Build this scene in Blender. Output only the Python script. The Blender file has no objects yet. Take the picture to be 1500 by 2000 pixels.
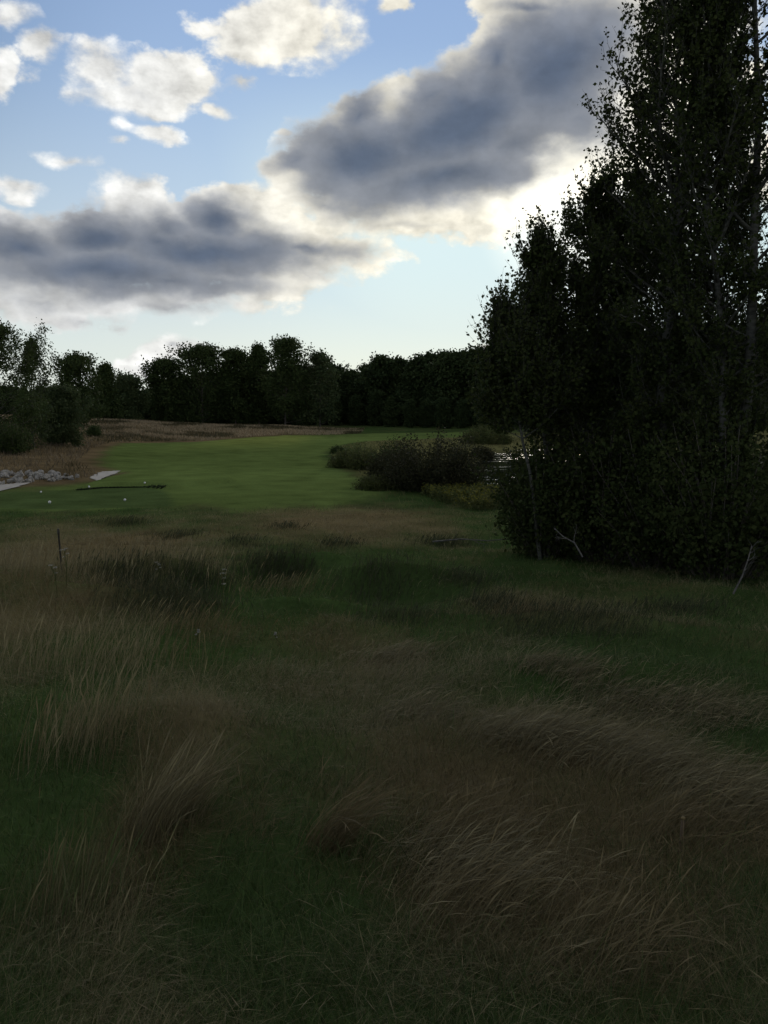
import bpy, math, random
import numpy as np
from mathutils import Vector

# ------------------------------------------------------------------ camera, exposure
S = bpy.context.scene
COL = S.collection
F, CX, CY = 1620.0, 750.0, 1000.0            # focal length and centre of the photograph, in its pixels
PITCH = math.radians(7.04)
cam = bpy.data.cameras.new('camera')
cam.sensor_fit = 'VERTICAL'; cam.sensor_height = 36.0; cam.lens = 36.0 * F / 2000.0
cam.clip_start = 0.05; cam.clip_end = 9000
camo = bpy.data.objects.new('camera', cam); COL.objects.link(camo)
camo.location = (0, 0, 0); camo.rotation_euler = (math.pi / 2 - PITCH, 0, 0)
S.camera = camo
S.view_settings.view_transform = 'Standard'; S.view_settings.look = 'None'
S.view_settings.exposure = 0.0; S.view_settings.gamma = 1.0
cy = S.cycles
cy.max_bounces = 5; cy.diffuse_bounces = 2; cy.glossy_bounces = 2; cy.transmission_bounces = 3; cy.transparent_max_bounces = 6
cy.use_denoising = True
try:
    cy.denoiser = 'OPENIMAGEDENOISE'; cy.denoising_input_passes = 'RGB_ALBEDO_NORMAL'
except Exception: pass
cy.sample_clamp_indirect = 4

def ray(px, py):
    a, b = (px - CX) / F, (CY - py) / F
    d = np.array([a, math.cos(PITCH) + b * math.sin(PITCH), -math.sin(PITCH) + b * math.cos(PITCH)])
    return d / np.linalg.norm(d)
def azel(px, py):
    d = ray(px, py)
    return math.atan2(d[0], d[1]), math.asin(d[2])
SUN_AZ, SUN_EL = azel(1185, 365)

# ------------------------------------------------------------------ world: Nishita sky and cloud bank
W = bpy.data.worlds.new('World'); S.world = W; W.use_nodes = True
nt = W.node_tree; nt.nodes.clear(); N = nt.nodes; L = nt.links
SKY_STRENGTH = 0.1
SKYTINT = (0.74, 0.86, 1.02)
def nd(t, **k):
    n = N.new(t)
    for a, b in k.items(): setattr(n, a, b)
    return n
def put(sock, v):
    if isinstance(v, bpy.types.NodeSocket): L.new(v, sock)
    else: sock.default_value = v
def mth(op, a, b=0.0, c=0.0, clamp=False):
    n = nd('ShaderNodeMath', operation=op); n.use_clamp = clamp
    put(n.inputs[0], a); put(n.inputs[1], b); put(n.inputs[2], c)
    return n.outputs[0]
def vec(op, a, b=(0, 0, 0), s=1.0):
    n = nd('ShaderNodeVectorMath', operation=op)
    put(n.inputs[0], a); put(n.inputs[1], b)
    if op == 'SCALE': put(n.inputs[3], s)
    return n.outputs['Value'] if op in ('DOT_PRODUCT', 'LENGTH') else n.outputs[0]
def sstep(v, lo, hi, a=0.0, b=1.0):
    n = nd('ShaderNodeMapRange', interpolation_type='SMOOTHSTEP')
    put(n.inputs[0], v); put(n.inputs[1], lo); put(n.inputs[2], hi); put(n.inputs[3], a); put(n.inputs[4], b)
    return n.outputs[0]
def mixc(f, a, b):
    n = nd('ShaderNodeMix', data_type='RGBA')
    put(n.inputs[0], f); put(n.inputs[6], a); put(n.inputs[7], b)
    return n.outputs[2]
def noise(v, scale, detail=5, rough=0.55, lac=2.0, col=False, dim='2D'):
    n = nd('ShaderNodeTexNoise', noise_dimensions=dim); put(n.inputs['Vector'], v)
    n.inputs['Scale'].default_value = scale; n.inputs['Detail'].default_value = detail
    n.inputs['Roughness'].default_value = rough; n.inputs['Lacunarity'].default_value = lac
    return n.outputs['Color'] if col else n.outputs['Fac']
def rgb(r, g, b):                                # a picture colour (0-255) as linear light
    f = lambda c: (c / 255) / 12.92 if c <= 10 else ((c / 255 + 0.055) / 1.055) ** 2.4
    return np.array([f(r), f(g), f(b)])
def lit(r, g, b, k=1.0):
    c = rgb(r, g, b) * k / SKY_STRENGTH
    return (c[0], c[1], c[2], 1)

dirn = nd('ShaderNodeTexCoord').outputs['Generated']
sep = nd('ShaderNodeSeparateXYZ'); L.new(dirn, sep.inputs[0])
az = mth('ARCTAN2', sep.outputs[0], sep.outputs[1]); el = mth('ARCSINE', sep.outputs[2])
cmb = nd('ShaderNodeCombineXYZ'); L.new(az, cmb.inputs[0]); L.new(el, cmb.inputs[1]); pos = cmb.outputs[0]
sky = nd('ShaderNodeTexSky', sky_type='NISHITA'); sky.sun_disc = False
sky.sun_elevation = SUN_EL; sky.sun_rotation = SUN_AZ
sky.altitude = 200; sky.air_density = 1.0; sky.dust_density = 1.2; sky.ozone_density = 1.6
skyc = sky.outputs[0]

stretch = vec('MULTIPLY', pos, (0.8, 1.25, 1))
warp = vec('SUBTRACT', noise(stretch, 8, 3, 0.5, col=True), (0.5, 0.5, 0.5))
warp2 = vec('SUBTRACT', noise(stretch, 24, 4, 0.55, col=True), (0.5, 0.5, 0.5))
pw = vec('ADD', vec('ADD', pos, vec('MULTIPLY', warp, (0.05, 0.035, 0))), vec('MULTIPLY', warp2, (0.024, 0.018, 0)))
def field(blobs, k=0.06, k_=1.33):
    acc = None
    for (x, y, rx, ry, rot, w) in blobs:
        a, e = azel(x, y)
        m = nd('ShaderNodeMapping', vector_type='TEXTURE'); L.new(pw, m.inputs[0])
        m.inputs[1].default_value = (a, e, 0); m.inputs[2].default_value = (0, 0, math.radians(rot))
        m.inputs[3].default_value = (rx * k_ / F, ry * k_ / F, 1)
        g = nd('ShaderNodeTexGradient', gradient_type='SPHERICAL'); L.new(m.outputs[0], g.inputs[0])
        v = mth('MULTIPLY', g.outputs['Fac'], w)
        acc = v if acc is None else mth('SMOOTH_MAX', acc, v, k)
    return mth('MULTIPLY', mth('SUBTRACT', acc, k * 0.9), 1 / (1 - k * 0.9))
# x, y, half width, half height in photograph pixels (turned into directions), tilt in degrees, weight
CLOUD = [
 (205,145,62,55,0,1.0),(330,165,110,62,0,1.2),(275,205,130,38,0,1.0),(255,120,30,30,0,.4),(400,175,42,36,0,.6),
 (560,45,150,75,8,1.3),(480,95,60,24,20,.8),(400,45,60,26,-20,.7),(650,15,90,40,0,.9),(555,85,60,35,0,.6),
 (88,95,55,30,0,1.0),(15,20,52,30,0,.9),(0,145,34,48,0,.9),(60,150,60,16,0,.45),(432,230,40,20,0,1.0),(300,270,52,20,0,.9),(245,255,35,18,0,.6),
 (228,290,18,13,0,.7),(560,274,24,12,10,.9),(140,320,58,17,-8,.85),(25,372,60,20,0,1.0),(485,168,48,20,0,.8),(770,8,34,28,0,.8),(848,138,20,14,0,.5),
 # the long bank low on the left
 (250,378,70,42,0,1.0),(85,446,80,22,0,.9),(480,400,95,42,-10,1.0),(340,430,120,32,0,.9),(300,498,400,66,0,1.4),(570,460,130,60,-10,1.1),
 (690,480,90,42,-5,.9),(700,520,70,22,0,.6),(250,588,360,44,0,.85),(60,572,150,50,0,.85),(480,570,140,42,0,.8),(60,618,180,30,0,.55),(180,640,90,20,0,.3),
 # the long bank running up to the right
 (560,335,70,35,15,.9),(720,300,170,85,12,1.5),(900,230,230,95,20,1.6),(1110,150,190,150,25,1.9),(1250,120,200,190,0,1.7),(880,350,330,75,8,1.6),
 (1060,260,250,110,15,1.3),(765,185,50,40,0,1.0),(903,145,42,32,0,1.0),(1010,90,40,70,-30,.7),(620,385,110,30,-5,.9),(800,425,260,42,3,1.1),
 (950,430,150,40,5,.9),(1120,330,140,60,10,.9),(1130,15,180,38,-5,1.3),(1300,10,160,45,0,1.1),(1380,190,60,80,0,.8),(1500,300,120,90,0,.8),(1560,80,60,120,0,.8),
 # small ones by the horizon
 (325,685,85,22,8,1.0),(265,708,60,20,0,.9),(300,720,110,16,0,.6),(950,660,32,9,0,.75),(540,705,70,9,0,.25),(730,715,60,10,0,.3),
]
SHADE = [
 (30,480,140,52,0,1.0),(200,465,120,52,0,1.05),(200,530,300,60,0,1.0),(420,425,85,48,-12,1.0),(330,440,90,45,0,.8),(400,490,230,58,0,1.1),(340,555,230,34,0,.8),
 (600,488,140,28,-3,.7),(90,590,200,44,0,.5),(150,640,150,24,0,.45),(330,605,220,26,0,.42),(310,470,120,50,0,.9),
 (585,318,85,30,15,.75),(720,300,150,78,12,1.1),(890,235,230,95,20,1.15),(1080,140,150,130,28,1.1),(1150,80,80,110,0,.85),(1130,230,120,90,0,.75),(860,345,250,66,5,.95),(1000,270,200,80,15,.8),
 (705,225,70,48,20,.85),(830,185,80,40,25,.8),(975,120,60,50,30,.9),(640,388,90,24,-5,.5),(1090,335,90,34,15,.4),(830,440,170,16,0,.4),(1040,12,110,26,-8,.75),
 (300,716,80,11,0,.42),(350,678,30,7,0,.3),(950,662,34,10,0,.4),
 (345,205,60,18,0,.3),(480,100,60,24,0,.2),(275,195,60,18,0,.3),(540,70,60,25,0,.2),
]
da = field(CLOUD); dd = field(SHADE, 0.12, 1.55)
def billow(v):
    n = nd('ShaderNodeTexVoronoi', feature='SMOOTH_F1', voronoi_dimensions='2D'); n.normalize = True; put(n.inputs['Vector'], v)
    n.inputs['Scale'].default_value = 26; n.inputs['Detail'].default_value = 2.5; n.inputs['Roughness'].default_value = 0.55; n.inputs['Smoothness'].default_value = 0.35
    return n.outputs['Distance']
bv = vec('ADD', stretch, vec('MULTIPLY', warp2, (0.03, 0.03, 0)))
vor = billow(bv); vor2 = billow(vec('ADD', bv, (0.010, 0.008, 0)))
det = noise(stretch, 26, 7, 0.60); det2 = noise(vec('ADD', stretch, (0.013, 0.010, 0)), 22, 4, 0.58)
big = noise(stretch, 9, 3, 0.5)
edge = mth('ADD', mth('MULTIPLY', mth('SUBTRACT', det, 0.5), 1.0), mth('MULTIPLY', mth('SUBTRACT', 0.36, vor), 0.55))
ddp = mth('MAXIMUM', dd, 0.0)
dens = mth('ADD', mth('MULTIPLY_ADD', ddp, 0.6, da), mth('MULTIPLY', edge, sstep(da, 0.0, 0.12)))
soft = sstep(big, 0.38, 0.62)
alpha = sstep(dens, 0.20, mth('MULTIPLY_ADD', soft, 0.34, 0.52))
relief = mth('ADD', mth('SUBTRACT', det, det2), mth('MULTIPLY', mth('SUBTRACT', vor2, vor), 0.7))
shn = mth('ADD', mth('MULTIPLY', mth('SUBTRACT', det, 0.5), 0.36), mth('MULTIPLY', mth('SUBTRACT', big, 0.5), 0.5))
shade = sstep(mth('ADD', dd, mth('MULTIPLY', shn, sstep(dd, 0.0, 0.15))), 0.02, 0.60)
sund = (math.sin(SUN_AZ) * math.cos(SUN_EL), math.cos(SUN_AZ) * math.cos(SUN_EL), math.sin(SUN_EL))
cosun = vec('DOT_PRODUCT', dirn, sund)
near = sstep(cosun, 0.86, 0.975)
core = sstep(cosun, 0.988, 0.9995)
white = mixc(near, lit(236, 236, 233), lit(248, 242, 224))
white = mixc(core, white, lit(255, 250, 232, 1.7))
dark = mixc(sstep(dd, 0.45, 1.05), lit(140, 144, 152), lit(88, 100, 120))
ccol = mixc(shade, white, dark)
rel = mth('MULTIPLY_ADD', relief, mth('MULTIPLY_ADD', shade, -0.5, 0.85), 1.0)
ccol = vec('SCALE', ccol, s=rel)
# blue air paling towards the horizon, and the bright veil round the sun
low = sstep(el, -0.02, 0.40, 1.0, 0.0)
veil = mixc(near, lit(216, 228, 229), lit(232, 251, 248))
veil = mixc(sstep(el, 0.0, 0.19, 1.0, 0.0), veil, mixc(sstep(cosun, 0.80, 0.95), lit(230, 237, 228), lit(248, 250, 228)))
skyt = vec('MULTIPLY', skyc, SKYTINT)
mid = mixc(sstep(el, 0.16, 0.62, 1.0, 0.0), lit(136, 165, 212), lit(172, 200, 231))
skyt = mixc(sstep(cosun, 0.70, 0.93), skyt, mid)          # the Nishita glow would burn out round the veiled sun
low = mth('MAXIMUM', mth('MULTIPLY', low, 0.97), mth('MULTIPLY', near, sstep(el, 0.20, 0.40, 0.8, 0.0)))
base = mixc(low, skyt, veil)
base = mixc(mth('MULTIPLY', core, 0.7), base, lit(255, 253, 240, 1.4))
final = mixc(mth('MULTIPLY', alpha, 0.97), base, ccol)
# unseen broken cloud added outside the view as neutral fill light on the ground
rest = sstep(vec('DOT_PRODUCT', dirn, (0.0, math.cos(PITCH), -math.sin(PITCH))), 0.62, 0.76, 1.0, 0.0)
cl3 = noise(vec('MULTIPLY', dirn, (1, 1, 1.8)), 3.2, 5, 0.58, dim='3D')
a3 = mth('MULTIPLY', sstep(cl3, 0.44, 0.60), rest)
final = mixc(mth('MULTIPLY', a3, 0.95), final, mixc(sstep(cl3, 0.52, 0.72), lit(238, 228, 208, 0.80), lit(168, 170, 172)))
bg = nd('ShaderNodeBackground'); L.new(final, bg.inputs[0]); bg.inputs[1].default_value = SKY_STRENGTH
wo = nd('ShaderNodeOutputWorld'); L.new(bg.outputs[0], wo.inputs[0])
W.cycles.sampling_method = 'MANUAL'; W.cycles.sample_map_resolution = 512

sl = bpy.data.lights.new('sun', 'SUN'); sl.energy = 0.8; sl.angle = math.radians(10); sl.color = (1.0, 0.90, 0.74)
so = bpy.data.objects.new('sun', sl); COL.objects.link(so)
so.rotation_euler = Vector([-c for c in sund]).to_track_quat('-Z', 'Y').to_euler()

# ------------------------------------------------------------------ helpers
RNG = np.random.default_rng(7)
def hash2(i, j, s):
    i = i.astype(np.int64).astype(np.uint32); j = j.astype(np.int64).astype(np.uint32)
    n = i * np.uint32(374761393) + j * np.uint32(668265263) + np.uint32((s * 2246822519) & 0xffffffff)
    n = (n ^ (n >> np.uint32(13))) * np.uint32(1274126177)
    return ((n ^ (n >> np.uint32(16))) & np.uint32(0xffffff)).astype(float) / 0xffffff
def vnoise(x, y, s=0):
    x = np.asarray(x, float); y = np.asarray(y, float)
    i = np.floor(x); j = np.floor(y); u = x - i; v = y - j
    u = u * u * (3 - 2 * u); v = v * v * (3 - 2 * v)
    return (hash2(i, j, s) * (1 - u) + hash2(i + 1, j, s) * u) * (1 - v) + (hash2(i, j + 1, s) * (1 - u) + hash2(i + 1, j + 1, s) * u) * v
def fbm(x, y, s=0, o=4):
    t = 0.0; a = 0.5; n = 0.0
    for k in range(o):
        t = t + a * vnoise(x * 2 ** k + 17.3 * k, y * 2 ** k - 9.1 * k, s + k); n += a; a *= 0.5
    return t / n
def smooth(v, lo, hi):
    t = np.clip((v - lo) / (hi - lo), 0, 1); return t * t * (3 - 2 * t)

def mesh_obj(name, V, Q, mat, parent=None, col=None, smooth_sh=False, k=4):
    """V (n,3), Q (m,k) -> one mesh object; col (n,3) becomes the attribute 'tint'"""
    V = np.asarray(V, np.float32); Q = np.asarray(Q, np.int32); k = Q.shape[1]
    me = bpy.data.meshes.new(name)
    me.vertices.add(len(V)); me.vertices.foreach_set('co', V.ravel())
    me.loops.add(Q.size); me.loops.foreach_set('vertex_index', Q.ravel())
    me.polygons.add(len(Q)); me.polygons.foreach_set('loop_start', np.arange(0, Q.size, k, dtype=np.int32))
    if smooth_sh: me.polygons.foreach_set('use_smooth', np.ones(len(Q), bool))
    if col is not None:
        a = me.attributes.new('tint', 'FLOAT_COLOR', 'POINT')
        c = np.ones((len(V), 4), np.float32); c[:, :3] = col; a.data.foreach_set('color', c.ravel())
    me.update(calc_edges=True)
    me.materials.append(mat)
    o = bpy.data.objects.new(name, me); COL.objects.link(o)
    if parent: o.parent = parent
    return o
def tag(o, label=None, cat=None, group=None, kind=None):
    if label: o['label'] = label
    if cat: o['category'] = cat
    if group: o['group'] = group
    if kind: o['kind'] = kind
    return o
def empty(name, loc, rz=0.0):
    o = bpy.data.objects.new(name, None); COL.objects.link(o)
    o.location = tuple(float(c) for c in loc); o.rotation_euler = (0, 0, rz); o.empty_display_size = 0.2
    return o
def join(parts):
    V = []; Q = []; C = []; n = 0
    for p in parts:
        V.append(p[0]); Q.append(p[1] + n); n += len(p[0])
        if len(p) > 2: C.append(p[2])
    return (np.concatenate(V), np.concatenate(Q)) + ((np.concatenate(C),) if C else ())

# ------------------------------------------------------------------ terrain
PD = np.array([-60, -15, -3, 0, 2.2, 4.5, 7, 10, 14, 17, 22, 30, 40, 65, 130, 200, 300, 600, 1500, 5000], float)
PZ = np.array([-1.2, -1.35, -1.6, -1.66, -1.85, -2.15, -2.45, -2.75, -3.15, -3.38, -3.62, -3.86, -4.0, -4.02, -4.0, -3.8, -3.0, 1.0, 12, 30], float)
_s = np.zeros(len(PD)); _d = np.diff(PZ) / np.diff(PD)
for i in range(1, len(PD) - 1):
    _s[i] = 0 if _d[i - 1] * _d[i] <= 0 else 2 * _d[i - 1] * _d[i] / (_d[i - 1] + _d[i])
_s[0] = _d[0]; _s[-1] = _d[-1]
def profile(y):
    y = np.clip(y, PD[0], PD[-1]); k = np.clip(np.searchsorted(PD, y) - 1, 0, len(PD) - 2)
    h = PD[k + 1] - PD[k]; t = (y - PD[k]) / h
    return ((2 * t**3 - 3 * t**2 + 1) * PZ[k] + (t**3 - 2 * t**2 + t) * h * _s[k] + (-2 * t**3 + 3 * t**2) * PZ[k + 1] + (t**3 - t**2) * h * _s[k + 1])
WATER_Z = -4.55
POND = np.array([(7.6, 47), (6.8, 54), (7.6, 63), (9.0, 72), (11.4, 82), (13, 92), (22, 97), (38, 92), (42, 70), (34, 52), (22, 44), (12, 43)], float)
def poly_dist(x, y, P):
    """signed distance to polygon, positive inside"""
    x = np.asarray(x, float); y = np.asarray(y, float)
    d = np.full(x.shape, 1e9); inside = np.zeros(x.shape, bool)
    n = len(P)
    for i in range(n):
        ax, ay = P[i]; bx, by = P[(i + 1) % n]
        ex, ey = bx - ax, by - ay
        t = np.clip(((x - ax) * ex + (y - ay) * ey) / (ex * ex + ey * ey + 1e-12), 0, 1)
        d = np.minimum(d, np.hypot(x - ax - t * ex, y - ay - t * ey))
        c = ((ay > y) != (by > y)) & (x < (bx - ax) * (y - ay) / (by - ay + 1e-12) + ax)
        inside ^= c
    return np.where(inside, d, -d)
def bump(x, y, cx, cyy, rx, ry, rot=0.0):
    c, s = math.cos(rot), math.sin(rot)
    u = ((x - cx) * c + (y - cyy) * s) / rx; v = (-(x - cx) * s + (y - cyy) * c) / ry
    return np.exp(-(u * u + v * v))
def T(x, y):
    x = np.asarray(x, float); y = np.asarray(y, float)
    z = profile(y)
    fade = smooth(y, 120, 24)
    nearf = smooth(y, 34, 22) * smooth(y, -40, -10)
    z = z + nearf * (0.30 * (fbm(x / 3.6, y / 4.2, 3, 3) - 0.5) + 0.34 * smooth(y, 8, 13) * np.maximum(0, fbm(x / 1.1, y / 1.0, 13, 2) - 0.52) + 0.13 * (fbm(x / 0.95, y / 1.1, 9, 3) - 0.5))
    # grassed hollows and lips in the middle of the rough
    z = z - 0.85 * bump(x, y, -3.75, 13.5, 1.25, 1.25, 0.1) + 0.36 * bump(x, y, -3.9, 16.0, 2.4, 0.7, 0.1)
    z = z + 0.26 * bump(x, y, -3.6, 11.6, 1.6, 0.4, -0.3)
    z = z - 0.5 * bump(x, y, -2.3, 16.2, 0.9, 0.7) + 0.34 * bump(x, y, -1.9, 17.6, 1.2, 0.5)
    z = z - 0.5 * bump(x, y, 0.0, 14.4, 1.2, 0.7) + 0.3 * bump(x, y, 0.1, 15.7, 1.2, 0.4) + 0.25 * bump(x, y, -1.2, 12.0, 1.2, 0.4)
    z = z - 0.3 * bump(x, y, 1.8, 12.3, 1.4, 0.6) + 0.22 * bump(x, y, 2.2, 11.0, 2.0, 0.5, -0.3)
    z = z + 0.25 * bump(x, y, 2.0, 7.2, 1.8, 0.6, -0.35) + 0.22 * bump(x, y, -1.35, 5.4, 0.8, 0.7)
    z = z + 0.55 * bump(x, y, -7, 11, 3.0, 6.0)
    # tee, a low table with a step along its far edge
    z = z + 0.24 * smooth(poly_dist(x, y, STEP), -0.15, 0.3) * smooth(y, 62, 48)
    # banks on the left of the fairway
    z = z + 1.1 * np.exp(-((y - 150) / 24.0) ** 2) * smooth(x, -8, -24) * smooth(x, -95, -50)
    z = z + 0.075 * np.maximum(0, -x - 15.5 - 0.13 * (y - 42)) * smooth(y, 30, 48) * smooth(y, 220, 110) * smooth(x, -120, -60)
    z = z + 0.25 * smooth(y, 40, 70) * smooth(y, 400, 150) * (fbm(x / 14, y / 16, 21, 3) - 0.5)
    # rise under the wood on the right
    z = z + 2.6 * smooth(x, 5, 60) * smooth(y, 105, 190) * smooth(y, 700, 300)
    # pond basin
    pdist = poly_dist(x, y, POND)
    z = np.where(pdist > -5, z + (np.minimum(z, WATER_Z - 0.5) - z) * smooth(pdist, -3.2, 1.0), z)
    return z
def gflat(pts, z=-4.0): return np.array([ray(a, b)[:2] * (z / ray(a, b)[2]) for a, b in pts])
STEP = gflat([(150, 957), (200, 952), (285, 950.5), (325, 958), (470, 940), (400, 915), (240, 925)])     # upper tee, a hand higher
TEE = gflat([(-60, 968), (150, 957), (200, 953), (290, 951.5), (330, 962), (345, 992), (120, 1000), (-60, 996)])   # front tee
def at(px, py, lo=1.5, hi=900.0):
    d = ray(px, py); t = np.geomspace(lo, hi, 2600)
    P = t[:, None] * d
    below = P[:, 2] < T(P[:, 0], P[:, 1])
    i = int(np.argmax(below)) if below.any() else len(t) - 1
    p = P[i]; return np.array([p[0], p[1], float(T(p[0], p[1]))])
def on(px, dist):                                  # ground point in the direction of a column, at a distance
    x = (px - CX) / F * dist; return np.array([x, dist, float(T(np.array(x), np.array(dist)))])
def gpoly(pts): return np.array([at(a, b)[:2] for a, b in pts])

FAIRWAY = gpoly([(-60, 992), (120, 1000), (300, 990), (480, 995), (690, 984), (712, 955), (690, 925), (650, 908), (632, 890), (655, 872), (720, 862), (860, 856), (985, 850), (985, 843), (760, 846), (560, 850), (420, 860), (240, 866), (205, 880), (185, 905), (240, 924), (150, 945), (-60, 965)])
PATCHES = [  # soft patches of lusher (+) or drier (-) growth: px, py, half width, half height, amount
 (650,1130,230,60,1.0),(480,1060,160,40,.6),(1280,1290,240,75,1.1),(1480,1470,120,80,1.1),(1120,1330,110,40,.6),(30,1420,90,140,.8),(60,1650,140,180,.7),
 (420,1800,190,130,.4),(720,1760,90,120,.4),(940,1080,200,50,.5),(870,1020,160,40,.3),(650,1900,180,80,.1),(380,1560,60,60,.3),(260,1270,160,60,.35),(640,1460,90,50,.3),(800,960,140,30,.2),
 (180,1075,280,45,-1.3),(60,1210,220,90,-.8),(330,1500,110,150,-.9),(760,1330,300,90,-.7),(1180,1440,300,80,-1.1),(1330,1570,260,90,-.7),(900,1570,260,140,-.8),(700,1010,130,25,-.9),(560,1000,160,18,-.4),(560,1045,320,45,-.55),(800,1060,200,40,-.5),
 (780,1140,90,40,-.5),(1010,1190,140,40,-.9),(1200,1200,220,40,-.5),(980,1750,240,110,-.9),(1280,1800,260,170,-.6),(250,1820,70,200,-.4),(860,1030,60,30,-.4),(520,1230,190,50,-.5)]
_pg = []
for (a, b, w, h, k) in PATCHES:
    c = at(a, b); n_ = at(a, min(b + h, 1995)); f_ = at(a, max(b - h, 900))
    _pg.append((c[0], c[1], w / F * c[1] * 1.05, max(0.25, (f_[1] - n_[1]) / 2), k))
def lush(x, y):
    """-1 straw .. +1 green"""
    v = 0.8 * (fbm(x / 2.6, y / 3.4, 31, 3) - 0.5) + 0.7 * (fbm(x / 0.7, y / 0.8, 41, 3) - 0.5) - 0.05
    for (cx, cyy, rx, ry, k) in _pg: v = v + 0.85 * k * bump(x, y, cx, cyy, rx, ry)
    return np.clip(v, -1, 1)

# ------------------------------------------------------------------ materials
def mat(name):
    m = bpy.data.materials.new(name); m.use_nodes = True
    t = m.node_tree; t.nodes.clear()
    o = t.nodes.new('ShaderNodeOutputMaterial')
    return m, t, o
def leafy(name, c1, c2, transl=0.25, attr=False, nscale=0.6, rough=0.7, spec=0.06):
    """diffuse leaf with some light let through; two colours mixed by a noise over the plant and a random value per leaf"""
    m, t, o = mat(name); n = t.nodes; l = t.links
    if attr:
        a = n.new('ShaderNodeAttribute'); a.attribute_name = 'tint'; colr = a.outputs['Color']
    else:
        tc = n.new('ShaderNodeTexCoord'); nz = n.new('ShaderNodeTexNoise'); nz.inputs['Scale'].default_value = nscale; nz.inputs['Detail'].default_value = 3
        l.new(tc.outputs['Object'], nz.inputs['Vector'])
        g = n.new('ShaderNodeNewGeometry')
        ad = n.new('ShaderNodeMath'); ad.operation = 'MULTIPLY_ADD'; l.new(g.outputs['Random Per Island'], ad.inputs[0]); ad.inputs[1].default_value = 0.6; l.new(nz.outputs['Fac'], ad.inputs[2])
        sb = n.new('ShaderNodeMath'); sb.operation = 'SUBTRACT'; sb.use_clamp = True; l.new(ad.outputs[0], sb.inputs[0]); sb.inputs[1].default_value = 0.3
        mx = n.new('ShaderNodeMix'); mx.data_type = 'RGBA'; l.new(sb.outputs[0], mx.inputs[0]); mx.inputs[6].default_value = (*c1, 1); mx.inputs[7].default_value = (*c2, 1)
        colr = mx.outputs[2]
    b = n.new('ShaderNodeBsdfPrincipled'); l.new(colr, b.inputs['Base Color']); b.inputs['Roughness'].default_value = rough
    b.inputs['Specular IOR Level'].default_value = spec
    tr = n.new('ShaderNodeBsdfTranslucent'); l.new(colr, tr.inputs['Color'])
    ms = n.new('ShaderNodeMixShader'); ms.inputs[0].default_value = transl
    l.new(b.outputs[0], ms.inputs[1]); l.new(tr.outputs[0], ms.inputs[2]); l.new(ms.outputs[0], o.inputs[0])
    return m
def solid(name, c1, c2, scale=8.0, rough=0.8, bumpk=0.3, detail=5, stretch=(1, 1, 1)):
    m, t, o = mat(name); n = t.nodes; l = t.links
    tc = n.new('ShaderNodeTexCoord'); mp = n.new('ShaderNodeMapping'); mp.inputs[3].default_value = stretch; l.new(tc.outputs['Object'], mp.inputs[0])
    nz = n.new('ShaderNodeTexNoise'); nz.inputs['Scale'].default_value = scale; nz.inputs['Detail'].default_value = detail; l.new(mp.outputs[0], nz.inputs['Vector'])
    cr = n.new('ShaderNodeValToRGB'); cr.color_ramp.elements[0].position = 0.35; cr.color_ramp.elements[1].position = 0.66
    cr.color_ramp.elements[0].color = (*c1, 1); cr.color_ramp.elements[1].color = (*c2, 1); l.new(nz.outputs['Fac'], cr.inputs[0])
    b = n.new('ShaderNodeBsdfPrincipled'); l.new(cr.outputs[0], b.inputs['Base Color']); b.inputs['Roughness'].default_value = rough
    bp = n.new('ShaderNodeBump'); bp.inputs['Strength'].default_value = bumpk; bp.inputs['Distance'].default_value = 0.02; l.new(nz.outputs['Fac'], bp.inputs['Height']); l.new(bp.outputs[0], b.inputs['Normal'])
    l.new(b.outputs[0], o.inputs[0])
    return m
M = {}
M['aspen_leaf'] = leafy('aspen_leaf', (0.030, 0.046, 0.016), (0.052, 0.062, 0.021), 0.16, spec=0.04)
M['tree_leaf'] = leafy('tree_leaf', (0.036, 0.060, 0.022), (0.066, 0.088, 0.030), 0.20, nscale=0.35)
M['pale_leaf'] = leafy('pale_leaf', (0.050, 0.080, 0.036), (0.085, 0.105, 0.045), 0.25, nscale=0.5)
M['forest_leaf'] = leafy('forest_leaf', (0.030, 0.050, 0.022), (0.052, 0.072, 0.026), 0.15, nscale=0.08)
M['willow_leaf'] = leafy('willow_leaf', (0.030, 0.036, 0.018), (0.052, 0.050, 0.026), 0.22, nscale=0.9)
M['sedge_leaf'] = leafy('sedge_leaf', (0.060, 0.085, 0.028), (0.110, 0.115, 0.045), 0.25, nscale=0.9)
M['grass'] = leafy('grass_blade', None, None, 0.22, attr=True, rough=0.65, spec=0.15)
M['bark'] = solid('aspen_bark', (0.030, 0.030, 0.026), (0.095, 0.095, 0.082), 6, 0.8, 0.4, stretch=(1, 1, 3))
M['dark_bark'] = solid('dark_bark', (0.05, 0.042, 0.034), (0.13, 0.115, 0.10), 8, 0.85, 0.5, stretch=(1, 1, 0.3))
M['dead_wood'] = solid('dead_wood', (0.06, 0.057, 0.053), (0.14, 0.133, 0.122), 14, 0.85, 0.3)
M['rock'] = solid('rock', (0.17, 0.16, 0.145), (0.40, 0.375, 0.335), 5, 0.9, 0.6)
M['path'] = solid('path_gravel', (0.30, 0.28, 0.25), (0.42, 0.40, 0.36), 3, 0.9, 0.3)
M['stake_wood'] = solid('stake_wood', (0.07, 0.048, 0.024), (0.12, 0.08, 0.04), 20, 0.7, 0.2, stretch=(1, 1, 0.1))
M['stake_paint'] = solid('stake_paint', (0.13, 0.10, 0.04), (0.20, 0.15, 0.06), 20, 0.6, 0.1)
M['steel'] = solid('dark_steel', (0.018, 0.018, 0.018), (0.05, 0.04, 0.03), 30, 0.5, 0.2)
M['white_paint'] = solid('white_paint', (0.72, 0.72, 0.70), (0.82, 0.82, 0.80), 20, 0.45, 0.05)
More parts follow.
